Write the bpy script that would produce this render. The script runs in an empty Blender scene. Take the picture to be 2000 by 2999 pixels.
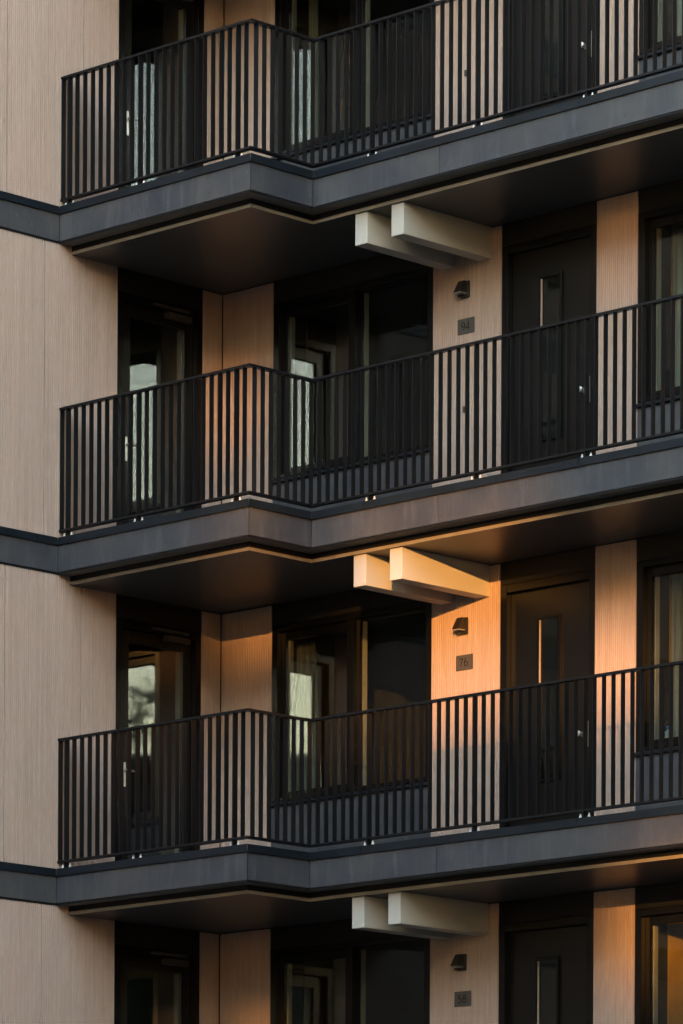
import bpy, bmesh, math, random
from mathutils import Vector, Matrix
random.seed(7)
S = bpy.context.scene
COL = S.collection
R = math.radians

# ------------------------------------------------------------------ dimensions
W1, A1, W2 = 2.081, 2.479, 1.309      # gallery depth beside the stair door, length of that part, depth further on
E0 = 0.010                            # how far the band on the left wall stands off the cladding
XE = 10.4                             # right end of the block
YL = -11.0                            # left end of the projecting wing
H = 3.0
GZ = -9.8                             # ground
ZC0, ZC1 = 0.242, 0.310               # cap flashing
SOF = -0.092                          # soffit
FLO = 0.275

# ------------------------------------------------------------------ materials
def new_mat(name):
    m = bpy.data.materials.new(name); m.use_nodes = True
    nt = m.node_tree; nt.nodes.clear()
    out = nt.nodes.new('ShaderNodeOutputMaterial')
    return m, nt, out

def N(nt, t, **kw):
    n = nt.nodes.new(t)
    for k, v in kw.items():
        if k.startswith('i_'):
            n.inputs[k[2:].replace('_', ' ')].default_value = v
        else: setattr(n, k, v)
    return n

def mapped(nt, scale, coord='Object', rand=True):
    tc = N(nt, 'ShaderNodeTexCoord'); mp = N(nt, 'ShaderNodeMapping')
    mp.inputs['Scale'].default_value = scale
    if rand:
        oi = N(nt, 'ShaderNodeObjectInfo')
        va = N(nt, 'ShaderNodeVectorMath', operation='ADD')
        mu = N(nt, 'ShaderNodeMath', operation='MULTIPLY'); mu.inputs[1].default_value = 37.0
        nt.links.new(oi.outputs['Random'], mu.inputs[0])
        nt.links.new(tc.outputs[coord], va.inputs[0]); nt.links.new(mu.outputs[0], va.inputs[1])
        nt.links.new(va.outputs[0], mp.inputs[0])
    else:
        nt.links.new(tc.outputs[coord], mp.inputs[0])
    return mp.outputs[0]

def ramp(nt, src, stops):
    r = N(nt, 'ShaderNodeValToRGB')
    el = r.color_ramp.elements
    while len(el) < len(stops): el.new(0.5)
    for e, (p, c) in zip(el, stops):
        e.position = p; e.color = (*c, 1) if len(c) == 3 else c
    nt.links.new(src, r.inputs[0])
    return r.outputs[0]

def noise(nt, vec, scale, detail=4, rough=0.55):
    n = N(nt, 'ShaderNodeTexNoise'); n.inputs['Scale'].default_value = scale
    n.inputs['Detail'].default_value = detail; n.inputs['Roughness'].default_value = rough
    nt.links.new(vec, n.inputs['Vector'])
    return n.outputs['Fac']

def mix(nt, fac, a, b, mode='MIX'):
    m = N(nt, 'ShaderNodeMix', data_type='RGBA', blend_type=mode)
    for s, v in ((m.inputs[0], fac), (m.inputs[6], a), (m.inputs[7], b)):
        if hasattr(v, 'is_linked'): nt.links.new(v, s)
        elif isinstance(v, (int, float)): s.default_value = v
        else: s.default_value = (*v, 1)
    return m.outputs[2]

def plain(name, col, rough=0.5, metal=0.0, spec=0.5, var=0.12, vscale=6.0, bump=0.0, coat=0.0):
    m, nt, out = new_mat(name)
    p = N(nt, 'ShaderNodeBsdfPrincipled')
    v = mapped(nt, (1, 1, 1))
    f = noise(nt, v, vscale, 5)
    lo = tuple(c*(1-var) for c in col); hi = tuple(min(1, c*(1+var)) for c in col)
    nt.links.new(ramp(nt, f, [(0.3, lo), (0.7, hi)]), p.inputs['Base Color'])
    p.inputs['Roughness'].default_value = rough; p.inputs['Metallic'].default_value = metal
    p.inputs['Specular IOR Level'].default_value = spec
    p.inputs['Coat Weight'].default_value = coat
    if bump:
        b = N(nt, 'ShaderNodeBump'); b.inputs['Strength'].default_value = bump; b.inputs['Distance'].default_value = 0.002
        nt.links.new(noise(nt, v, vscale*30, 3), b.inputs['Height']); nt.links.new(b.outputs[0], p.inputs['Normal'])
    nt.links.new(p.outputs[0], out.inputs[0])
    return m

def cladding_mat():
    m, nt, out = new_mat('tan_ribbed_laminate')
    p = N(nt, 'ShaderNodeBsdfPrincipled')
    v1 = mapped(nt, (1, 1, 0.012)); v2 = mapped(nt, (1, 1, 0.05)); v3 = mapped(nt, (1, 1, 1))
    streak = noise(nt, v1, 48, 2, 0.6)
    col = ramp(nt, streak, [(0.30, (0.41, 0.312, 0.268)), (0.5, (0.465, 0.360, 0.312)), (0.72, (0.525, 0.415, 0.36))])
    fine = noise(nt, v2, 130, 3, 0.7)
    col = mix(nt, ramp(nt, fine, [(0.35, (0, 0, 0)), (0.65, (0.55, 0.55, 0.55))]), col, (0.30, 0.215, 0.165))
    big = noise(nt, v3, 1.1, 3)
    col = mix(nt, ramp(nt, big, [(0.35, (0, 0, 0)), (0.7, (0.35, 0.35, 0.35))]), col, (0.47, 0.335, 0.285))
    nt.links.new(col, p.inputs['Base Color'])
    p.inputs['Roughness'].default_value = 0.62; p.inputs['Specular IOR Level'].default_value = 0.25
    nt.links.new(p.outputs[0], out.inputs[0])
    return m

def fascia_mat():
    m, nt, out = new_mat('charcoal_fibre_cement')
    p = N(nt, 'ShaderNodeBsdfPrincipled')
    v = mapped(nt, (1, 1, 1)); vs = mapped(nt, (1, 1, 0.14)); vd = mapped(nt, (9, 9, 2.2))
    big = noise(nt, v, 1.6, 4, 0.6)
    col = ramp(nt, big, [(0.30, (0.038, 0.042, 0.055)), (0.5, (0.053, 0.055, 0.064)), (0.70, (0.073, 0.071, 0.072))])
    st = noise(nt, vs, 11, 5, 0.7)
    col = mix(nt, ramp(nt, st, [(0.50, (0, 0, 0)), (0.72, (0.7, 0.7, 0.7))]), col, (0.095, 0.096, 0.103))
    # pale rubbed marks, sparse
    mk = noise(nt, vd, 1.7, 6, 0.72); sel = noise(nt, v, 0.9, 2)
    mk = ramp(nt, mk, [(0.63, (0, 0, 0)), (0.72, (1, 1, 1))]); sel = ramp(nt, sel, [(0.5, (0, 0, 0)), (0.62, (0.75, 0.75, 0.75))])
    mk = mix(nt, 1.0, mk, sel, 'MULTIPLY')
    col = mix(nt, mk, col, (0.21, 0.208, 0.21))
    nt.links.new(col, p.inputs['Base Color'])
    p.inputs['Specular IOR Level'].default_value = 0.4
    nt.links.new(ramp(nt, st, [(0.3, (0.42,)*3), (0.75, (0.6,)*3)]), p.inputs['Roughness'])
    b = N(nt, 'ShaderNodeBump'); b.inputs['Strength'].default_value = 0.25; b.inputs['Distance'].default_value = 0.004
    nt.links.new(noise(nt, v, 9, 5), b.inputs['Height']); nt.links.new(b.outputs[0], p.inputs['Normal'])
    nt.links.new(p.outputs[0], out.inputs[0])
    return m

def glass_mat(name='window_glass', r0=0.105, tint=(0.74, 0.77, 0.74), refl=(0.78, 0.88, 0.98)):
    m, nt, out = new_mat(name)
    ge = N(nt, 'ShaderNodeNewGeometry'); dt = N(nt, 'ShaderNodeVectorMath', operation='DOT_PRODUCT')
    nt.links.new(ge.outputs['Incoming'], dt.inputs[0]); nt.links.new(ge.outputs['Normal'], dt.inputs[1])
    ab = N(nt, 'ShaderNodeMath', operation='ABSOLUTE'); nt.links.new(dt.outputs['Value'], ab.inputs[0])
    iv = N(nt, 'ShaderNodeMath', operation='SUBTRACT'); iv.inputs[0].default_value = 1.0; nt.links.new(ab.outputs[0], iv.inputs[1])
    pw = N(nt, 'ShaderNodeMath', operation='POWER'); pw.inputs[1].default_value = 5.0; nt.links.new(iv.outputs[0], pw.inputs[0])
    fr = N(nt, 'ShaderNodeMath', operation='MULTIPLY_ADD'); fr.inputs[1].default_value = 1-r0; fr.inputs[2].default_value = r0; nt.links.new(pw.outputs[0], fr.inputs[0])
    tr = N(nt, 'ShaderNodeBsdfTransparent'); tr.inputs[0].default_value = (*tint, 1)
    gl = N(nt, 'ShaderNodeBsdfGlossy'); gl.inputs['Color'].default_value = (*refl, 1); gl.inputs['Roughness'].default_value = 0.015
    mx = N(nt, 'ShaderNodeMixShader')
    nt.links.new(fr.outputs[0], mx.inputs[0]); nt.links.new(tr.outputs[0], mx.inputs[1]); nt.links.new(gl.outputs[0], mx.inputs[2])
    nt.links.new(mx.outputs[0], out.inputs[0])
    return m

def curtain_mat(name, col):
    m, nt, out = new_mat(name)
    d = N(nt, 'ShaderNodeBsdfDiffuse'); t = N(nt, 'ShaderNodeBsdfTranslucent'); mx = N(nt, 'ShaderNodeMixShader')
    v = mapped(nt, (1, 1, 0.02)); c = ramp(nt, noise(nt, v, 30, 3), [(0.3, tuple(x*0.75 for x in col)), (0.7, col)])
    nt.links.new(c, d.inputs[0]); nt.links.new(c, t.inputs[0]); mx.inputs[0].default_value = 0.3
    nt.links.new(d.outputs[0], mx.inputs[1]); nt.links.new(t.outputs[0], mx.inputs[2]); nt.links.new(mx.outputs[0], out.inputs[0])
    return m

M = dict(
    clad=cladding_mat(), fascia=fascia_mat(),
    cap=plain('blue_black_flashing', (0.0070, 0.0115, 0.0175), 0.38, spec=0.32, var=0.3, vscale=3, bump=0.04),
    rail=plain('black_powder_coat', (0.0042, 0.0052, 0.0075), 0.34, spec=0.34, var=0.15, vscale=4, bump=0.03),
    trim=plain('black_trim', (0.006, 0.006, 0.007), 0.6, spec=0.3),
    join=plain('black_joinery', (0.0035, 0.0035, 0.0038), 0.26, spec=0.25, var=0.1, vscale=3),
    leaf=plain('black_door_leaf', (0.0045, 0.0043, 0.0044), 0.30, spec=0.32, var=0.15, vscale=2),
    head=plain('black_panel', (0.008, 0.008, 0.0082), 0.5, spec=0.25, var=0.1, vscale=2),
    sof=plain('grey_soffit_board', (0.070, 0.074, 0.080), 0.36, spec=0.4, var=0.10, vscale=1.5, bump=0.02),
    slab=plain('grey_slab', (0.18, 0.165, 0.15), 0.6, spec=0.3),
    lip=plain('soffit_edge', (0.27, 0.245, 0.21), 0.5, spec=0.3),
    beam=plain('off_white_painted_steel', (0.49, 0.475, 0.435), 0.42, spec=0.4, var=0.05, vscale=2.5, bump=0.05),
    deck=plain('gallery_deck', (0.035, 0.035, 0.035), 0.8, spec=0.2),
    zinc=plain('bright_bolt', (0.80, 0.80, 0.80), 0.3, metal=0.2, spec=0.6),
    steel=plain('brushed_steel', (0.72, 0.72, 0.71), 0.28, metal=0.9, spec=0.5),
    plate=plain('bronze_plate', (0.095, 0.085, 0.078), 0.45, metal=0.25, var=0.12, vscale=30, bump=0.05),
    ink=plain('engraved_digits', (0.006, 0.005, 0.005), 0.7, spec=0.2),
    lamp=plain('dark_bronze_lamp', (0.020, 0.018, 0.016), 0.36, spec=0.5, vscale=20),
    lens=plain('lamp_lens', (0.30, 0.29, 0.27), 0.3, spec=0.5),
    closer=plain('dark_grey_closer', (0.06, 0.052, 0.046), 0.45, metal=0.2, vscale=8),
    lining=plain('pale_frame_lining', (0.42, 0.40, 0.37), 0.5, spec=0.3),
    tanlin=plain('tan_vision_lining', (0.42, 0.33, 0.26), 0.5, spec=0.3),
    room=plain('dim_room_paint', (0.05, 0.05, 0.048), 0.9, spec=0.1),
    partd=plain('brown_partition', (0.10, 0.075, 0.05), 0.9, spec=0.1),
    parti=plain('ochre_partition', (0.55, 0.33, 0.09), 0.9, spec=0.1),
    glass=glass_mat(), glassb=glass_mat('plain_glass', 0.03),
    curt=curtain_mat('pale_curtain', (0.55, 0.55, 0.50)),
    curtb=curtain_mat('brown_curtain', (0.16, 0.10, 0.075)),
    asph=plain('asphalt', (0.04, 0.04, 0.04), 0.9, spec=0.2, var=0.25, vscale=0.6, bump=0.2),
    render=plain('blocker_brown', (0.09, 0.08, 0.07), 0.8, spec=0.2, var=0.2, vscale=0.5),
    render2=plain('blocker_dark', (0.04, 0.037, 0.034), 0.8, spec=0.2, var=0.2, vscale=0.5),
    bark=plain('bark', (0.06, 0.045, 0.035), 0.9, spec=0.1, var=0.3),
    foli=plain('foliage', (0.05, 0.075, 0.03), 0.7, spec=0.2, var=0.4, vscale=0.7),
    blue=plain('blue_cap', (0.02, 0.10, 0.30), 0.4), clear=plain('bottle_plastic', (0.45, 0.5, 0.5), 0.15, spec=0.6),
)
WHITE = M['beam']

# ------------------------------------------------------------------ mesh helpers
def box(bm, x0, x1, y0, y1, z0, z1, mi=0):
    v = [bm.verts.new((x, y, z)) for x in (x0, x1) for y in (y0, y1) for z in (z0, z1)]
    for q in ((0, 1, 3, 2), (4, 6, 7, 5), (0, 4, 5, 1), (2, 3, 7, 6), (0, 2, 6, 4), (1, 5, 7, 3)):
        f = bm.faces.new([v[i] for i in q]); f.material_index = mi
def prism(bm, pts, z0, z1, mi=0):
    n = len(pts)
    a = [bm.verts.new((*p, z0)) for p in pts]; b = [bm.verts.new((*p, z1)) for p in pts]
    fs = [bm.faces.new(a), bm.faces.new(b)]
    for i in range(n): fs.append(bm.faces.new((a[i], a[(i+1) % n], b[(i+1) % n], b[i])))
    for f in fs: f.material_index = mi
    return fs
def extrude_profile(bm, prof, fn0, fn1, mi=0):
    a = [bm.verts.new(fn0(p)) for p in prof]; b = [bm.verts.new(fn1(p)) for p in prof]
    n = len(prof)
    fs = [bm.faces.new(a), bm.faces.new(b)] + [bm.faces.new((a[i], a[(i+1) % n], b[(i+1) % n], b[i])) for i in range(n)]
    for f in fs: f.material_index = mi
def dome(bm, c, n, r, h=None, mi=0, seg=8):
    """small round-headed screw, bolt or knob pointing along n"""
    h = h or r*0.6
    n = Vector(n).normalized(); t = n.orthogonal().normalized(); b = n.cross(t); c = Vector(c)
    rings = [(1.0, 0.0), (0.92, 0.55), (0.55, 0.9)]
    prev = None
    for k, (rr, hh) in enumerate(rings):
        ring = [bm.verts.new(c + n*h*hh + (t*math.cos(2*math.pi*i/seg) + b*math.sin(2*math.pi*i/seg))*r*rr) for i in range(seg)]
        if prev:
            for i in range(seg):
                f = bm.faces.new((prev[i], prev[(i+1) % seg], ring[(i+1) % seg], ring[i])); f.material_index = mi
        prev = ring
    f = bm.faces.new(prev); f.material_index = mi
def tube(bm, a, b, r0, r1=None, seg=10, mi=0):
    a = Vector(a); b = Vector(b); r1 = r0 if r1 is None else r1
    n = (b-a).normalized(); t = n.orthogonal().normalized(); w = n.cross(t)
    ra = [bm.verts.new(a + (t*math.cos(2*math.pi*i/seg)+w*math.sin(2*math.pi*i/seg))*r0) for i in range(seg)]
    rb = [bm.verts.new(b + (t*math.cos(2*math.pi*i/seg)+w*math.sin(2*math.pi*i/seg))*r1) for i in range(seg)]
    for i in range(seg): bm.faces.new((ra[i], ra[(i+1) % seg], rb[(i+1) % seg], rb[i])).material_index = mi
    bm.faces.new(ra).material_index = mi; bm.faces.new(rb).material_index = mi

WL = {}
def part(name, bm, mats, parent=None, bevel=0.0, smooth=False, base=None, label=None):
    """ONE mesh object; vertices are given in world coordinates"""
    w = Vector(base) if base else (WL[parent.name] if parent else Vector((0, 0, 0)))
    bmesh.ops.translate(bm, verts=bm.verts, vec=-w)
    bmesh.ops.recalc_face_normals(bm, faces=bm.faces)
    me = bpy.data.meshes.new(name); bm.to_mesh(me); bm.free()
    for m in (mats if isinstance(mats, (list, tuple)) else [mats]): me.materials.append(m)
    o = bpy.data.objects.new(name, me); COL.objects.link(o)
    if parent: o.parent = parent
    else: o.location = w
    WL[o.name] = w
    if smooth: me.polygons.foreach_set('use_smooth', [True]*len(me.polygons))
    if bevel:
        b = o.modifiers.new('bevel', 'BEVEL'); b.width = bevel; b.segments = 2; b.limit_method = 'ANGLE'
    if label: o['label'] = label
    return o
def tag(o, label, cat, group=None):
    o['label'] = label; o['category'] = cat
    if group: o['group'] = group
    return o
def thing(name, label, cat, loc, group=None):
    o = bpy.data.objects.new(name, None); o.location = loc; COL.objects.link(o)
    o.empty_display_size = 0.2
    WL[o.name] = Vector(loc)
    return tag(o, label, cat, group)
def B(*boxes):
    bm = bmesh.new()
    for b in boxes: box(bm, *b)
    return bm

# ------------------------------------------------------------------ setting
bm = bmesh.new(); v = [bm.verts.new(p) for p in ((-500, -500, GZ), (500, -500, GZ), (500, 500, GZ), (-500, 500, GZ))]; bm.faces.new(v)
g = part('ground', bm, M['asph']); g['kind'] = 'structure'

# ------------------------------------------------------------------ the block of flats
bld = thing('apartment_building', 'block of flats clad in tan ribbed panels with black doors and windows', 'building', (0, 0, GZ))

PITCH = 0.0232
def ribbed(axis, s0, s1, z0, z1, out_n):
    """cladding panel with trapezoid ribs. axis 'x': on the plane y=0 facing -y; 'y': on the plane x=0 facing +x"""
    prof = []
    s = s0; k = 0
    d = 0.0045
    prof.append((s0, 0.012)); prof.append((s0, 0.0))
    n = max(1, int(round((s1-s0)/PITCH))); p = (s1-s0)/n
    for i in range(n):
        a = s0 + i*p
        prof += [(a+0.62*p, 0.0), (a+0.70*p, d), (a+0.92*p, d), (a+p, 0.0)]
    prof.append((s1, 0.012))
    bm = bmesh.new()
    P = (lambda q, z: (q[0], q[1], z)) if axis == 'x' else (lambda q, z: (-q[1], q[0], z))
    a = [bm.verts.new(P(q, z0)) for q in prof]; b = [bm.verts.new(P(q, z1)) for q in prof]
    for i in range(len(prof)-1): bm.faces.new((a[i], a[i+1], b[i+1], b[i]))
    bm.faces.new(a); bm.faces.new(b)
    return bm
def add_screws(bm, axis, cols, rows, r=0.0085):
    for s in cols:
        for z in rows:
            c = (s, -0.0005, z) if axis == 'x' else (0.0005, s, z)
            dome(bm, c, (0, -1, 0) if axis == 'x' else (1, 0, 0), r, 0.005)

def rows(z0): return [z0 + t for t in (0.47, 0.965, 1.46, 1.955, 2.45, 2.86)]

def clad_panel(axis, s0, s1, z0, top, cols):
    bm = ribbed(axis, s0, s1, z0+0.262, top, None)
    rr = [z for z in rows(z0) if z < top-0.02]
    add_screws(bm, axis, cols, rr)
    return part('cladding_panel', bm, M['clad'], bld)

def frame_boxes(axis, o0, o1, z0, z1, wl, wr, wb, wt, d0, d1):
    """rectangular frame; depth d measured into the building"""
    L = [(o0, o0+wl, d0, d1, z0, z1), (o1-wr, o1, d0, d1, z0, z1),
         (o0+wl, o1-wr, d0, d1, z1-wt, z1), (o0+wl, o1-wr, d0, d1, z0, z0+wb)]
    L = [b for b in L if b[5]-b[4] > 1e-4 and b[1]-b[0] > 1e-4]
    if axis == 'x': return L
    return [(-d1b, -d0b, a, b_, z0b, z1b) for a, b_, d0b, d1b, z0b, z1b in L]

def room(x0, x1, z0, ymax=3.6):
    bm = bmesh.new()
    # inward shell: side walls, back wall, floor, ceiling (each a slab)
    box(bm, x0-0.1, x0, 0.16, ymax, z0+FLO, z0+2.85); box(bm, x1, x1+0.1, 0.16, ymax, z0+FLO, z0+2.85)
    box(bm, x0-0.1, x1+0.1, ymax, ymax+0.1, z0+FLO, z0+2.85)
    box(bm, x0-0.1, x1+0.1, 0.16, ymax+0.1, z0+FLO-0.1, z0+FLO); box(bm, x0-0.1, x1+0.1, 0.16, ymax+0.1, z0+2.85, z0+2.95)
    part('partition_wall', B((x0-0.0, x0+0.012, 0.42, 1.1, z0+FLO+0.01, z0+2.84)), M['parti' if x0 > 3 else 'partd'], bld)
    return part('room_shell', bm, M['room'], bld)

def window(x0, z0):
    """wide two-part window: opening sash on the left, fixed pane on the right. x0 is its left edge"""
    x1 = x0 + 2.038
    zb, zt = z0+1.075, z0+2.708
    xm0, xm1 = x0+0.977, x0+1.063
    cw = 0.072
    bm = B(*frame_boxes('x', x0+0.002, x1-0.002, zb, zt, cw, cw, 0.03, 0.06, 0.003, 0.16), (xm0, xm1, 0.003, 0.16, zb+0.03, zt-0.06))
    w = part('window', bm, M['join'], bld, bevel=0.003)
    # opening sash (left) and fixed bead frame (right)
    sb = B(*frame_boxes('x', x0+cw+0.002, xm0-0.001, zb+0.03, zt-0.06, 0.057, 0.057, 0.058, 0.075, 0.060, 0.125))
    part('sash', sb, M['join'], w, bevel=0.003)
    fb = B(*frame_boxes('x', xm1+0.001, x1-cw-0.002, zb+0.03, zt-0.06, 0.018, 0.018, 0.018, 0.018, 0.060, 0.125))
    part('fixed_frame', fb, M['join'], w, bevel=0.002)
    gx0, gx1 = x0+cw+0.057, xm0-0.057; hx0, hx1 = xm1+0.018, x1-cw-0.019
    gz0, gz1 = zb+0.087, zt-0.134; hz0, hz1 = zb+0.047, zt-0.077
    part('pane', B((gx0, gx1, 0.088, 0.096, gz0, gz1)), M['glass' if x0 < 3 else 'glassb'], w)
    part('pane', B((hx0, hx1, 0.088, 0.096, hz0, hz1)), M['glassb'], w)
    # pale inner linings just behind the glass
    lin = B((gx0+0.001, gx0+0.012, 0.0975, 0.150, gz0, gz1), (hx0+0.001, hx0+0.012, 0.0975, 0.150, hz0, hz1),
            (gx1-0.010, gx1-0.001, 0.0975, 0.14, gz0, gz1), (hx1-0.010, hx1-0.001, 0.0975, 0.14, hz0, hz1))
    part('inner_lining', lin, M['lining'], w)
    # projecting sill with a shadow gap above it
    sl = B((x0-0.012, x1+0.012, -0.030, 0.05, z0+1.030, z0+1.058), (x0+0.002, x1-0.002, 0.012, 0.16, z0+1.058, zb))
    part('sill', sl, M['cap'], w, bevel=0.003)
    hd = B((x0+0.002, x1-0.002, 0.004, 0.10, zt+0.002, z0+2.905))
    part('head_panel', hd, M['head'], bld, bevel=0.002)
    sp = B((x0+0.003, x1-0.003, 0.004, 0.10, z0+0.262, z0+1.026))
    for cx in (x0+0.06, x0+0.68, x0+1.35, x1-0.06):
        for cz in (0.40, 0.86): dome(sp, (cx, 0.004, z0+cz), (0, -1, 0), 0.009, 0.005)
    part('spandrel_panel', sp, M['fascia'], bld)
    room(x0+0.02, x1-0.02, z0)
    return w

def front_door(x0, z0):
    x1 = x0 + 1.117
    cw = 0.073; zt = z0+2.708; zb = z0+0.262
    d = part('front_door', B((x0+cw+0.003, x1-cw-0.003, 0.066, 0.115, zb+0.02, zt-cw-0.003)), M['leaf'], bld, bevel=0.002)
    # leaf with a slot: cover the slot area by a raised moulding and a recessed pane (pane proud of the leaf core)
    part('door_frame', B(*frame_boxes('x', x0+0.002, x1-0.002, zb, zt, cw, cw, 0.018, cw, 0.003, 0.16)), M['join'], d, bevel=0.003)
    mx0, mx1, mz0, mz1 = x0+0.403, x0+0.674, z0+0.928, z0+2.385
    part('vision_moulding', B(*frame_boxes('x', mx0, mx1, mz0, mz1, 0.024, 0.024, 0.026, 0.026, 0.040, 0.0655)), M['join'], d, bevel=0.003)
    part('vision_pane', B((mx0+0.026, mx1-0.026, 0.058, 0.062, mz0+0.028, mz1-0.028)), M['glassb'], d)
    part('vision_lining', B((mx0+0.0245, mx0+0.034, 0.044, 0.0575, mz0+0.030, mz1-0.030)), M['tanlin'], d)
    # knob
    k = bmesh.new(); hx = x1-0.187
    dome(k, (hx, 0.066, z0+1.300), (0, -1, 0), 0.026, 0.008, seg=16)
    tube(k, (hx, 0.060, z0+1.300), (hx, 0.028, z0+1.300), 0.011, 0.011)
    tube(k, (hx, 0.034, z0+1.300), (hx, 0.000, z0+1.300), 0.018, 0.026, seg=16); dome(k, (hx, 0.000, z0+1.300), (0, -1, 0), 0.026, 0.008, seg=16)
    part('door_knob', k, M['steel'], d, smooth=False)
    part('strike_plate', B((x1-cw-0.0045, x1-cw-0.0015, 0.0025, 0.03, z0+1.172, z0+1.398)), M['steel'], d)
    part('head_panel', B((x0+0.002, x1-0.002, 0.004, 0.10, zt+0.002, z0+2.905)), M['head'], bld, bevel=0.002)
    return d

def stair_door(z0):
    """glazed door in the left wing, seen through the gallery railing"""
    y0, y1 = -1.343, -0.259
    cw = 0.073; zt = z0+2.70; zb = z0+0.262
    d = part('stair_door', B(*frame_boxes('y', y0+0.002, y1-0.002, zb, zt, cw, cw, 0.018, 0.08, 0.003, 0.16)), M['join'], bld, bevel=0.003)
    part('door_leaf', B(*frame_boxes('y', y0+cw+0.003, y1-cw-0.003, zb+0.02, zt-0.083, 0.135, 0.105, 0.10, 0.115, 0.060, 0.118)), M['leaf'], d, bevel=0.003)
    gy0, gy1 = y0+cw+0.138, y1-cw-0.108
    gz0, gz1 = zb+0.12, zt-0.198
    part('door_pane', B((-0.092, -0.084, gy0, gy1, gz0, gz1)), M['glass'], d)
    part('inner_lining', B((-0.15, -0.0935, gy1-0.012, gy1-0.001, gz0, gz1)), M['lining'], d)
    # lever handle on a tall plate
    hb = bmesh.new(); hy = -1.180
    pl = [(hy-0.010, z0+1.165), (hy+0.010, z0+1.165), (hy+0.013, z0+1.18), (hy+0.013, z0+1.372), (hy+0.008, z0+1.388), (hy-0.008, z0+1.388), (hy-0.013, z0+1.372), (hy-0.013, z0+1.18)]
    extrude_profile(hb, pl, lambda p: (-0.0595, p[0], p[1]), lambda p: (-0.054, p[0], p[1]))
    tube(hb, (-0.056, hy, z0+1.315), (-0.012, hy, z0+1.315), 0.011); tube(hb, (-0.014, hy-0.010, z0+1.316), (-0.020, hy+0.115, z0+1.308), 0.010, 0.009)
    part('lever_handle', hb, M['steel'], d)
    # overhead closer: body on the leaf, slide track on the frame
    cb = B((-0.058, 0.010, -0.705, -0.405, z0+2.562, z0+2.618))
    c = part('door_closer', cb, M['closer'], d, bevel=0.004)
    tr = B((-0.0025, 0.026, -0.90, -0.445, z0+2.642, z0+2.664)); dome(tr, (0.0262, -0.87, z0+2.652), (1, 0, 0), 0.006, 0.004); dome(tr, (0.0262, -0.475, z0+2.652), (1, 0, 0), 0.006, 0.004)
    part('closer_track', tr, M['closer'], d, bevel=0.002)
    part('head_panel', B((-0.10, -0.004, y0+0.002, y1-0.002, zt+0.002, z0+2.905)), M['head'], bld, bevel=0.002)
    # dim stairwell behind
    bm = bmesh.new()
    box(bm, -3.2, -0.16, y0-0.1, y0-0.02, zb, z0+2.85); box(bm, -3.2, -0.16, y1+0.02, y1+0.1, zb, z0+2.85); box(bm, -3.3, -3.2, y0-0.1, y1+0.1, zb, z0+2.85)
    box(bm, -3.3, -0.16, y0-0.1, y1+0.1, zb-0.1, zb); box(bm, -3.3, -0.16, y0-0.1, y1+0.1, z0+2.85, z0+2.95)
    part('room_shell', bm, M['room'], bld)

STOREYS = (-2, -1, 0, 1)              # gallery levels: -1 below number 76, 0 below number 94, 1 at the top of the photo
for k in STOREYS:
    z0 = H*k
    stagger = (k % 2 == 0)
    # left wing, plane x=0
    first = -2.246 if stagger else -1.783
    edges = [-1.345]
    y = first
    while y > YL: edges.append(y); y -= 0.926
    edges.append(YL)
    for a, b in zip(edges[1:], edges[:-1]):
        g0, g1 = a+0.005, b-0.005
        if g1-g0 < 0.05: continue
        cols = [g0+0.032, g1-0.032]
        if g1-g0 > 0.6: cols.append((g0+g1)/2)
        top = z0+2.985
        clad_panel('y', g0, g1, z0, top, cols)
    clad_panel('y', -0.257, -0.014, z0, z0+2.90, [-0.225])
    # main wall, plane y=0
    clad_panel('x', 0.002, 0.666, z0, z0+2.90, [0.05, 0.34, 0.63])
    clad_panel('x', 2.707, 3.534, z0, z0+2.90, [2.745, 3.12, 3.50])
    clad_panel('x', 4.654, 5.120, z0, z0+2.90, [4.69, 5.085])
    clad_panel('x', 7.160, 7.98, z0, z0+2.90, [7.20, 7.94])
    clad_panel('x', 8.00, XE, z0, z0+2.90, [8.04, 8.9, 9.8])
    stair_door(z0); window(0.668, z0); front_door(3.536, z0); window(5.121, z0)
    if k >= 0:
        db = B((3.089, 3.111, -0.016, 0.0, z0+1.312, z0+1.364)); dome(db, (3.100, -0.016, z0+1.345), (0, -1, 0), 0.007, 0.004)
        part('doorbell', db, M['closer'], bld, bevel=0.003)
# structural core behind the cladding
for k in STOREYS:
    z0 = H*k
    zz0, zz1 = z0-0.0, z0+3.0
    part('wall_core', B((0.0, 0.66, 0.014, 0.155, zz0, zz1), (2.715, 3.53, 0.014, 0.155, zz0, zz1), (4.66, 5.115, 0.014, 0.155, zz0, zz1), (7.165, XE, 0.014, 0.155, zz0, zz1),
        (0.66, 2.715, 0.102, 0.155, zz0, z0+1.05), (5.115, 7.165, 0.102, 0.155, zz0, z0+1.05), (0.66, 2.715, 0.102, 0.155, z0+2.72, zz1), (3.53, 4.66, 0.102, 0.155, z0+2.72, zz1), (5.115, 7.165, 0.102, 0.155, z0+2.72, zz1),
        (3.53, 4.66, 0.162, 0.30, zz0, z0+2.72)), M['trim'], bld)
    part('wall_core', B((-0.155, -0.014, YL, -1.35, zz0, zz1), (-0.155, -0.014, -0.252, 0.0, zz0, zz1), (-0.155, -0.102, -1.35, -0.252, z0+2.72, zz1), (-0.155, -0.102, -1.35, -0.252, zz0, z0+0.26)), M['trim'], bld)
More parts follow.
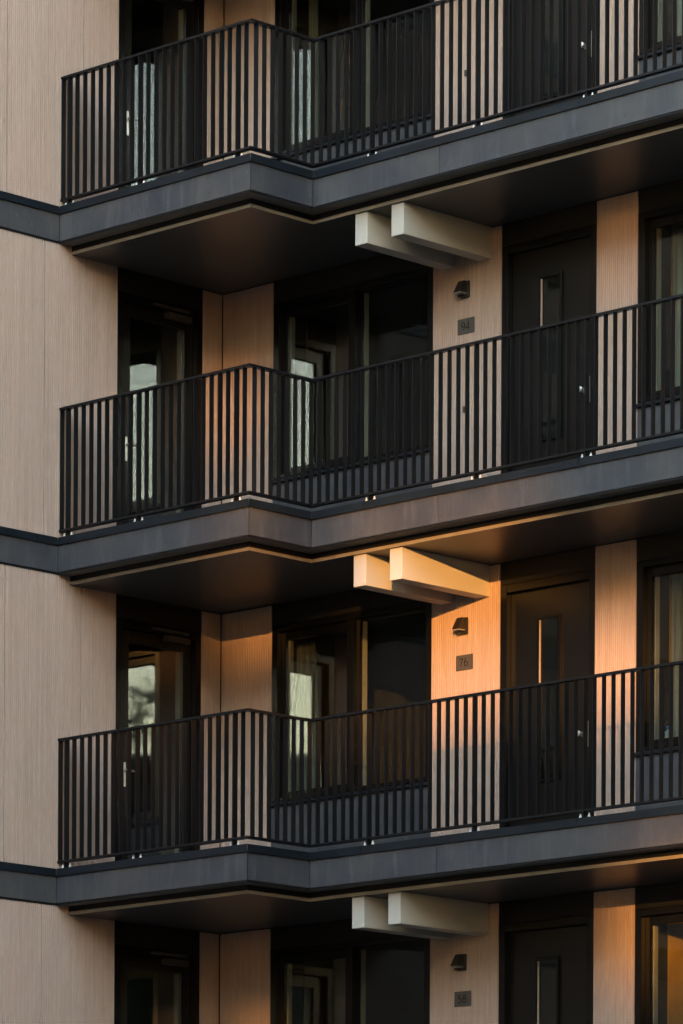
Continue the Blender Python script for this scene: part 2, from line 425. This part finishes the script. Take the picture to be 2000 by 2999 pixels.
# blank lower storey down to the ground, roof parapet, end faces and back
part('base_wall', B((-0.3, -0.004, YL, 0.2, GZ, -6.02), (-0.004, XE, 0.004, 0.3, GZ, -6.02)), M['head'], bld)
part('upper_storeys', B((-9.0, -0.004, YL, 9.0, 6.0, 12.0), (-0.004, XE, 0.004, 9.0, 6.0, 12.0)), M['clad'], bld)
part('rear_wall', B((-9.0, XE, 9.0, 9.2, GZ, 12.0), (-9.0, -8.8, YL, 9.0, GZ, 6.0), (XE-0.2, XE, 0.16, 9.0, GZ, 6.0), (-8.8, -0.156, YL, YL+0.2, GZ, 6.0)), M['head'], bld)

# ------------------------------------------------------------------ galleries
def cpts(d, d2=None):
    """corner points of the edge line, moved inwards by d: left end, C0, C1, C2, right end"""
    return [(E0-d, YL), (E0-d, -W1+d), (A1-d, -W1+d), (A1-d, -W2+d), (XE, -W2+d)]
def seg_piece(bm, i, d0, d1, z0, z1, s0=None, s1=None, gap=0.0, mi=0):
    """mitred piece of segment i between outer offset d0 and inner offset d1; s0/s1 cut it square"""
    o, n = cpts(d0), cpts(d1)
    ax = 1 if i in (0, 2) else 0
    def end(p, s, j):
        p = list(p)
        if s is not None: p[ax] = s
        return p
    o0, o1, n0, n1 = o[i], o[i+1], n[i], n[i+1]
    o0 = end(o0, s0, 0); n0 = end(n0, s0, 0); o1 = end(o1, s1, 1); n1 = end(n1, s1, 1)
    sg = 1 if o1[ax] > o0[ax] else -1
    for p in (o0, n0): p[ax] += sg*gap
    for p in (o1, n1): p[ax] -= sg*gap
    prism(bm, [o0, o1, n1, n0], z0, z1, mi)
def gpoly(d): return [(0.0, -W1+d), (A1-d, -W1+d), (A1-d, -W2+d), (XE, -W2+d), (XE, 0.0), (0.0, 0.0)]

CUT3 = [None, 4.004, 7.05, None]
CAP3 = [None, 3.118, 5.618, 8.118, None]
def gallery(k, label, beams=True):
    z0 = H*k
    t = thing('access_gallery', label, 'gallery', (0, 0, z0), 'access galleries stacked one above the other')
    bm = bmesh.new(); prism(bm, gpoly(0.014), z0-0.014, z0+FLO)
    # slab edge on the left wing
    part('slab', bm, M['slab'], t)
    bm = bmesh.new(); prism(bm, gpoly(0.162), z0+SOF, z0-0.0145)
    part('soffit_board', bm, [M['sof']], t)
    bm = bmesh.new()
    for i in (1, 2, 3): seg_piece(bm, i, 0.155, 0.1615, z0+SOF-0.001, z0-0.064, s0=0.002 if i == 1 else None)
    part('soffit_edge', bm, M['lip'], t)
    bm = bmesh.new()
    for i in (1, 2, 3): seg_piece(bm, i, 0.160, 0.1618, z0-0.0638, z0-0.0150, s0=0.002 if i == 1 else None)
    part('shadow_gap', bm, M['trim'], t)
    # black drip trim below the fascia
    bm = bmesh.new()
    for i in range(4): seg_piece(bm, i, 0.006, 0.0135, z0-0.020, z0+0.02)
    part('drip_trim', bm, M['trim'], t)
    bm = bmesh.new(); seg_piece(bm, 0, 0.0135, 0.022, z0-0.03, z0+0.25)
    for i in range(4): seg_piece(bm, i, 0.0090, 0.0132, z0+0.021, z0+0.25)
    part('backing_rail', bm, M['trim'], t)
    # fascia panels
    yc = [YL, -6.0, -2.99 if k % 2 else -3.4]
    def fas(i, s0, s1, screws):
        bm = bmesh.new(); seg_piece(bm, i, 0.0, 0.0058, z0+0.0, z0+0.262, s0, s1, 0.003)
        n = {0: (1, 0, 0), 1: (0, -1, 0), 2: (1, 0, 0), 3: (0, -1, 0)}[i]
        for s in screws:
            c = {0: (E0, s), 1: (s, -W1), 2: (A1, s), 3: (s, -W2)}[i]
            for zz in (0.073, 0.235): dome(bm, (*c, z0+zz), n, 0.0085, 0.0045)
        part('fascia_panel', bm, M['fascia'], t)
    fas(0, None, -5.2, [-5.25, -5.8, -6.3])
    fas(0, -5.2, None, [-2.21, -2.63, -3.15, -3.67, -4.2, -4.7, -5.15])
    fas(1, None, None, [0.388, 0.910, 1.430, 1.947, 2.443])
    fas(2, None, None, [-2.037, -1.688, -1.340])
    fas(3, None, 4.004, [2.53, 2.971, 3.491, 3.968])
    fas(3, 4.004, 7.05, [4.050, 4.536, 5.057, 5.577, 6.098, 6.615, 7.01])
    fas(3, 7.05, None, [7.09, 7.6, 8.1, 8.6, 9.1, 9.6, 10.1])
    # cap flashing: upstand face plus top, in lengths with open joints
    def cap(i, s0, s1):
        bm = bmesh.new()
        seg_piece(bm, i, -0.018, -0.0165, z0+ZC0, z0+ZC1, s0, s1, 0.002)
        seg_piece(bm, i, -0.0165, 0.16, z0+ZC1-0.0015, z0+ZC1, s0, s1, 0.002)
        seg_piece(bm, i, -0.0165, 0.010, z0+ZC0, z0+ZC0+0.002, s0, s1, 0.0012)
        part('cap_flashing', bm, M['cap'], t)
    def cap0(s0, s1):
        bm = bmesh.new(); seg_piece(bm, 0, -0.018, 0.03, z0+ZC0, z0+ZC1, s0, s1, 0.002)
        part('cap_flashing', bm, M['cap'], t)
    cap0(None, -2.35); cap0(-2.35, None)
    cap(1, None, None); cap(2, None, None); cap(3, None, 3.118); cap(3, 3.118, 5.618); cap(3, 5.618, 8.118); cap(3, 8.118, None)
    bm = bmesh.new(); prism(bm, gpoly(0.165), z0+FLO+0.002, z0+FLO+0.012); part('deck', bm, M['deck'], t)
    if beams:
        for x in (2.823, 3.262):
            bm = B((x, x+0.1485, -1.128, 0.003, z0-0.372, z0+SOF-0.0015))
            part('support_beam', bm, M['beam'], t, bevel=0.005)
    return t
gallery(-2, 'lowest gallery, just below the lower edge of the photo')
gallery(-1, 'dark grey gallery in front of number 76, white beams under it above number 58')
gallery(0, 'dark grey gallery in front of number 94, sunlit white beams under it above number 76')
gallery(1, 'topmost dark grey gallery in the photo, shaded white beams under it above number 94')
gallery(2, 'uppermost gallery, just above the upper edge of the photo')

# ------------------------------------------------------------------ railings
def shared(name, bm, mat, bevel=0.0):
    bmesh.ops.recalc_face_normals(bm, faces=bm.faces)
    me = bpy.data.meshes.new(name); bm.to_mesh(me); bm.free(); me.materials.append(mat); return me
RT0, RT1 = 1.474, 1.496     # handrail
RB0, RB1 = 0.366, 0.387     # bottom rail
ME_BAR_X = shared('baluster', B((-0.004, 0.004, 0.0, 0.048, RB1-0.002, RT0+0.002)), M['rail'])     # rail runs along x
ME_BAR_Y = shared('baluster', B((-0.048, 0.0, -0.004, 0.004, RB1-0.002, RT0+0.002)), M['rail'])    # rail runs along y
ME_POST = shared('post', B((-0.006, 0.006, 0.0, 0.055, ZC1, RT0+0.002)), M['rail'])
bm = B((-0.065, 0.065, 0.004, 0.052, ZC1+0.0005, ZC1+0.006)); ME_FOOT = shared('foot_plate', bm, M['rail'])
bm = bmesh.new()
tube(bm, (0, 0.028, ZC1+0.006), (0, 0.028, ZC1+0.026), 0.0115, 0.0115, 8); tube(bm, (0, 0.028, ZC1+0.026), (0, 0.028, ZC1+0.046), 0.008, 0.006, 8)
ME_BOLT = shared('bolt', bm, M['zinc'])
def child(name, me, parent, loc):
    o = bpy.data.objects.new(name, me); COL.objects.link(o); o.parent = parent; o.location = loc; return o
DR = 0.02                   # railing front face behind the fascia face
def railing(k, label):
    z0 = H*k
    t = thing('railing', label, 'railing', (0, 0, z0), 'black railings along the galleries')
    for nm, a, b in (('handrail', RT0, RT1), ('bottom_rail', RB0, RB1)):
        bm = bmesh.new()
        for i in (1, 2, 3): seg_piece(bm, i, DR-0.003, DR+0.053, z0+a, z0+b, s0=-0.004 if i == 1 else None)
        bmesh.ops.remove_doubles(bm, verts=bm.verts, dist=1e-5)
        part(nm, bm, M['rail'], t, bevel=0.002)
    yr, yr3, xr2 = -W1+DR, -W2+DR, A1-DR
    posts1 = {0, 9, 21}
    child('baluster', ME_BAR_X, t, (0.012, yr, 0))
    def post(x, y):
        p = child('post', ME_POST, t, (x, y, 0))
        child('foot_plate', ME_FOOT, p, (0, 0, 0))
        for s in (-0.048, 0.048): child('bolt', ME_BOLT, p, (s, 0, 0))
    for i in range(0, 23):
        x = 0.093 + i*0.1037
        if i in posts1: post(x, yr)
        else: child('baluster', ME_BAR_X, t, (x, yr, 0))
    for i in range(7): child('baluster', ME_BAR_Y, t, (xr2, -1.977 + i*0.1007, 0))
    i = 0
    while True:
        x = 2.426 + i*0.1042
        if x > 7.6: break
        if i in (7, 19, 31, 43): post(x, yr3)
        else: child('baluster', ME_BAR_X, t, (x, yr3, 0))
        i += 1
    return t
railing(-1, 'black flat-bar railing in front of door 76, lowest of the three')
railing(0, 'black flat-bar railing in front of door 94, middle of the three')
railing(1, 'black flat-bar railing at the top, cut off by the upper edge of the photo')

# ------------------------------------------------------------------ wall lamps and number plates
def wall_lamp(k, label):
    z0 = H*k; cx = 3.105
    t = thing('wall_lamp', label, 'wall lamp', (cx, 0, z0+2.33), 'wedge shaped wall lamps')
    part('back_plate', B((cx-0.052, cx+0.056, -0.026, -0.0005, z0+2.328, z0+2.478)), M['lamp'], t, bevel=0.008)
    bm = bmesh.new()
    top = [(cx-0.040, -0.024), (cx+0.040, -0.024), (cx+0.034, -0.062), (cx-0.034, -0.062)]
    bot = [(cx-0.048, -0.024), (cx+0.048, -0.024), (cx+0.044, -0.118), (cx-0.044, -0.118)]
    a = [bm.verts.new((*p, z0+2.474)) for p in top]; b = [bm.verts.new((*p, z0+2.366)) for p in bot]
    bm.faces.new(a); bm.faces.new(b)
    for i in range(4): bm.faces.new((a[i], a[(i+1) % 4], b[(i+1) % 4], b[i]))
    part('hood', bm, M['lamp'], t, bevel=0.004)
    part('lens', B((cx-0.038, cx+0.038, -0.108, -0.03, z0+2.357, z0+2.3655)), M['lens'], t)
    part('lower_flap', B((cx-0.046, cx-0.010, -0.060, -0.0275, z0+2.332, z0+2.352)), M['lamp'], t)
    return t
def arc(cx, cy, rx, ry, a0, a1, n=20):
    return [(cx+rx*math.cos(R(a0+(a1-a0)*i/n)), cy+ry*math.sin(R(a0+(a1-a0)*i/n))) for i in range(n+1)]
GLYPH = {   # unit: digit height 1
    '9': [arc(0.31, 0.69, 0.28, 0.29, 0, 360), [(0.59, 0.69)] + arc(0.19, 0.52, 0.40, 0.50, 12, -75, 12)],
    '4': [[(0.46, 0.0), (0.46, 1.0), (0.0, 0.25), (0.62, 0.25)]],
    '7': [[(0.0, 0.985), (0.54, 0.985), (0.14, 0.0)]],
    '6': [arc(0.31, 0.31, 0.28, 0.29, 0, 360), [(0.03, 0.31)] + arc(0.43, 0.48, 0.40, 0.50, 192, 105, 12)],
    '5': [[(0.52, 0.985), (0.14, 0.985), (0.09, 0.56)] + arc(0.26, 0.31, 0.29, 0.31, 125, -140, 22)],
    '8': [arc(0.29, 0.76, 0.215, 0.225, 0, 360), arc(0.29, 0.27, 0.27, 0.265, 0, 360)],
}
def stroke(bm, pts, w, y, th):
    n = len(pts); L, Rr = [], []
    closed = (Vector(pts[0])-Vector(pts[-1])).length < 1e-6
    for i, p in enumerate(pts):
        a = Vector(pts[i-1] if i else (pts[-2] if closed else pts[0])); c = Vector(pts[i+1] if i < n-1 else (pts[1] if closed else pts[-1]))
        p = Vector(p)
        d1 = (p-a).normalized() if (p-a).length > 1e-9 else (c-p).normalized()
        d2 = (c-p).normalized() if (c-p).length > 1e-9 else d1
        t = (d1+d2).normalized() if (d1+d2).length > 1e-6 else d1
        nn = Vector((-t.y, t.x)); k = 1/max(0.35, abs(nn.dot(Vector((-d1.y, d1.x)))))
        L.append(p+nn*w/2*k); Rr.append(p-nn*w/2*k)
    def mk(q, yy): return bm.verts.new((q.x, yy, q.y))
    l0 = [mk(q, y) for q in L]; r0 = [mk(q, y) for q in Rr]; l1 = [mk(q, y+th) for q in L]; r1 = [mk(q, y+th) for q in Rr]
    for i in range(n-1):
        bm.faces.new((l0[i], l0[i+1], r0[i+1], r0[i])); bm.faces.new((l0[i], l0[i+1], l1[i+1], l1[i])); bm.faces.new((r0[i], r0[i+1], r1[i+1], r1[i]))
def number_plate(k, text, label):
    z0 = H*k
    x0, x1, za, zb = 3.014, 3.216, z0+2.030, z0+2.142
    za, zb = z0+2.012, z0+2.148
    t = thing('house_number', label, 'house number sign', (x0, 0, za), 'house number plates')
    part('plate', B((x0, x1, -0.008, -0.0005, za, zb)), M['plate'], t, bevel=0.001)
    bm = bmesh.new(); hgt = 0.070; x = x0+0.046; zz = za+0.033
    for ch in text:
        for pl in GLYPH[ch]: stroke(bm, [(x+p[0]*hgt, zz+p[1]*hgt) for p in pl], 0.0068, -0.0088, 0.0008)
        x += 0.056
    part('digits', bm, M['ink'], t)
for k, n in ((0, '94'), (-1, '76'), (-2, '58')):
    word = {0: 'in the shade', -1: 'in the warm sunlight', -2: 'in the dark'}[k]
    wall_lamp(k, f'black wedge wall lamp {word} above house number {n}')
    number_plate(k, n, f'bronze house number plate reading {n} beside a black door')

# ------------------------------------------------------------------ things in the windows
def curtain(x0, x1, z0, top, bot, mat, label, slant=0.0, y=0.30, amp=0.012, pitch=0.07, group='curtains behind the windows'):
    bm = bmesh.new(); n = 60; cols = []
    for i in range(n+1):
        f = i/n; row = []
        for j in range(9):
            h = j/8
            xx = x0 + (x1 + slant*(1-h) - x0)*f
            row.append(bm.verts.new((xx, y + amp*math.sin(2*math.pi*(x1-x0)*f/pitch), bot + (top-bot)*h)))
        cols.append(row)
    for i in range(n):
        for j in range(8): bm.faces.new((cols[i][j], cols[i+1][j], cols[i+1][j+1], cols[i][j+1]))
    o = part('curtain', bm, mat, smooth=True, base=(x0, y, bot))
    s = o.modifiers.new('thickness', 'SOLIDIFY'); s.thickness = 0.003
    return tag(o, label, 'curtain', group)
curtain(0.70, 0.93, -3, -0.42, -2.65, M['curt'], 'pale curtain with slanting edge in the left window beside number 76', 0.16)
curtain(5.27, 5.42, 0, 2.6, 0.35, M['curt'], 'grey sheer curtain in the window right of door 94')
curtain(5.52, 6.3, 0, 2.6, 0.35, M['curtb'], 'dark brown curtain in the window right of door 94', y=0.34)
curtain(5.27, 5.40, -3, -0.4, -2.65, M['curt'], 'grey sheer curtain in the window right of door 76')
curtain(5.56, 6.3, -3, -0.4, -2.65, M['curtb'], 'dark brown curtain in the window right of door 76', y=0.34)
curtain(5.27, 5.50, 3, 5.6, 3.35, M['curt'], 'pale curtain in the right window of the top storey')
curtain(0.82, 0.95, 3, 5.6, 3.35, M['curt'], 'pale curtain in the left window of the top storey')
t = thing('bottle', 'small clear bottle with blue cap standing in the window right of door 76', 'bottle', (5.36, 0.16, -1.84))
bm = bmesh.new(); tube(bm, (5.36, 0.155, -1.84), (5.36, 0.155, -1.77), 0.028, 0.028, 12); tube(bm, (5.36, 0.155, -1.77), (5.36, 0.155, -1.745), 0.028, 0.014, 12); part('body', bm, M['clear'], t)
bm = bmesh.new(); tube(bm, (5.36, 0.155, -1.744), (5.36, 0.155, -1.715), 0.022, 0.022, 12); part('cap', bm, M['blue'], t)

# ------------------------------------------------------------------ light: low sun behind the camera
EL = R(5.72)
sx, sy = 0.665, -0.747
to_sun = Vector((sx*math.cos(EL), sy*math.cos(EL), math.sin(EL)))
sun = bpy.data.lights.new('sun', 'SUN'); sun.energy = 2.0; sun.angle = R(0.4); sun.color = (0.232, 0.097, 0.021)
so = bpy.data.objects.new('sun', sun); COL.objects.link(so); so.rotation_euler = to_sun.to_track_quat('Z', 'Y').to_euler(); so.location = (20, -20, 30)
wd = bpy.data.worlds.new('World'); S.world = wd; wd.use_nodes = True
nt = wd.node_tree; bg = nt.nodes['Background']
sky = nt.nodes.new('ShaderNodeTexSky'); sky.sky_type = 'NISHITA'; sky.sun_disc = False
sky.sun_elevation = EL; sky.sun_rotation = math.atan2(sx, sy)
sky.air_density = 1.0; sky.dust_density = 0.24; sky.ozone_density = 0.3
nt.links.new(sky.outputs[0], bg.inputs[0]); bg.inputs[1].default_value = 0.15

# added wall out of view, its openings placed to shape the sun patches
DIST = 118.0
AX = Vector((-sy, sx, 0))     # to the right as seen from the sun
def sun_ab(x, y, z): return (x*AX.x + y*AX.y, z - math.tan(EL)*(x*sx + y*sy))
DZ = math.tan(EL)*DIST
HOLES = [   # a0, a1, b0, b1 in the plane square to the sun (b without the rise over the distance)
    (1.25, 2.95, -1.75, 0.02),
    (1.35, 2.05, 0.02, 0.20),
    (2.95, 4.05, -1.95, -1.05),
    (0.15, 0.70, -0.45, 0.15),      # gallery corner below 94
    (-0.15, 0.22, 1.50, 2.0),      # inner corner of 94
    (3.60, 3.82, 1.95, 2.18),       # top of the pier right of 94
    (0.42, 0.54, -0.86, -0.70),     # pier left of the big window at 76
    (0.25, 0.60, -4.50, -4.10),     # the same pier one storey down
    (3.76, 5.30, -4.30, -3.22),     # right window of 58
]
def make_sun_blocker():
    base = Vector((sx*DIST, sy*DIST, GZ))
    t = bpy.data.objects.new('sun_blocker', None); t.location = base; t.rotation_euler = (0, 0, math.atan2(AX.y, AX.x)); COL.objects.link(t)
    WL[t.name] = Vector((0, 0, 0)); tag(t, 'added wall out of view with openings that shape the sun patches', 'building')
    a0, a1, top = -14.0, 15.0, 16.8 - GZ
    xs = sorted({a0, a1, *[h[0] for h in HOLES], *[h[1] for h in HOLES]})
    zs = sorted({0.0, top, *[h[2]+DZ-GZ for h in HOLES], *[h[3]+DZ-GZ for h in HOLES]})
    bm = bmesh.new()
    for i in range(len(xs)-1):
        for j in range(len(zs)-1):
            ca, cb = (xs[i]+xs[i+1])/2, (zs[j]+zs[j+1])/2 + GZ - DZ
            if any(h[0] < ca < h[1] and h[2] < cb < h[3] for h in HOLES): continue
            box(bm, xs[i], xs[i+1], -0.15, 0.15, zs[j], zs[j+1])
    bmesh.ops.remove_doubles(bm, verts=bm.verts, dist=1e-4)
    part('wall', bm, M['render'], t)
    part('tower', B((a0-6, 3.6, -6.0, -0.1, 0.0, 0.05), (a0-6, 3.6, -0.15, 0.15, top+0.001, 36.0-GZ), (a0-6, a0-0.001, -0.15, 0.15, 0.0, top)), M['render'], t)  # raised part of the added wall, holds back the low sky glow
    part('parapet', B((3.65, a1+0.2, -0.3, 0.3, top, top+0.3)), M['cap'], t)
make_sun_blocker()
def block(name_label, x0, x1, y0, y1, top):  # unseen masses added to cut off low sky light
    t = thing('sky_blocker', name_label, 'building', ((x0+x1)/2, (y0+y1)/2, GZ))
    part('wall', B((x0, x1, y0, y1, GZ, top)), M['render2'], t)
    part('parapet', B((x0-0.15, x1+0.15, y0-0.15, y1+0.15, top, top+0.4)), M['cap'], t)
block('added block out of view, cuts off the low sky on the right', 14.0, 40.0, -5.0, 12.0, 16.0)
block('added block out of view, cuts off the low sky on the left', -30.0, 11.0, -70.0, -38.0, 14.5)
block('added block out of view, cuts off the low sky right of the sun gap', 46.0, 72.0, -38.0, -16.0, 16.5)
block('added block out of view, cuts off the low sky left of the sun gap', 12.0, 28.0, -72.0, -46.0, 16.0)

def tree(x, y, h, r, label):
    base = (x, y, GZ)
    t = thing('broadleaf_tree', label, 'tree', base)
    bm = bmesh.new(); tube(bm, base, (x+0.2, y, GZ+h*0.55), 0.35, 0.2)
    for i in range(7):
        a = i*0.9; tube(bm, (x+0.15, y, GZ+h*(0.35+0.03*i)), (x+math.cos(a)*r*0.6, y+math.sin(a)*r*0.6, GZ+h*(0.6+0.05*i)), 0.13, 0.04, 6)
    part('trunk', bm, M['bark'], t)
    bm = bmesh.new()
    cl = [(Vector((random.gauss(0, r*0.42), random.gauss(0, r*0.42), GZ+h*0.72+random.gauss(0, h*0.13))), random.uniform(0.5, 1.2)) for _ in range(70)]
    for c, rr in cl:
        for _ in range(55):
            p = c + Vector((random.gauss(0, rr*0.5), random.gauss(0, rr*0.5), random.gauss(0, rr*0.4))) + Vector((x, y, 0))
            u = Vector((random.gauss(0, 1), random.gauss(0, 1), random.gauss(0, 1))).normalized(); w = u.orthogonal().normalized(); s = random.uniform(0.10, 0.2)
            bm.faces.new([bm.verts.new(p+u*s), bm.verts.new(p+w*s*0.6), bm.verts.new(p-u*s), bm.verts.new(p-w*s*0.6)])
    part('crown', bm, M['foli'], t)

for d, a, h, r, w in ((108, 10.4, 28.3, 3.4, 'nearest the open gap'), (110, 14.5, 27.0, 3.6, 'further along the street')):
    tree(sx*d + AX.x*a, sy*d + AX.y*a, h, r, f'tall leafy tree before the added sun-blocking wall, {w}')

# ------------------------------------------------------------------ camera
cam = bpy.data.cameras.new('camera'); co = bpy.data.objects.new('camera', cam); COL.objects.link(co)
TH, ROLL = 0.7742312559, 0.0047555429
F_, YH = 13541.677, 4327.318
right = Vector((math.cos(TH), math.sin(TH), 0)); fwd = Vector((-math.sin(TH), math.cos(TH), 0)); up = Vector((0, 0, 1))
r2 = right*math.cos(ROLL) + up*math.sin(ROLL); u2 = up*math.cos(ROLL) - right*math.sin(ROLL)
mw = Matrix((r2, u2, -fwd)).transposed().to_4x4(); mw.translation = Vector((31.149800, -30.249599, -8.193078))
co.matrix_world = mw
cam.sensor_fit = 'VERTICAL'; cam.sensor_height = 36.0; cam.lens = F_/2999*36
cam.shift_y = (YH-1499.5)/2999; cam.shift_x = (YH-1500)*math.sin(ROLL)/2999
cam.clip_start = 0.5; cam.clip_end = 2000
S.camera = co
S.view_settings.view_transform = 'Standard'; S.view_settings.look = 'None'; S.view_settings.gamma = 1.0
S.view_settings.exposure = 3.92
S.cycles.max_bounces = 10; S.cycles.transparent_max_bounces = 16
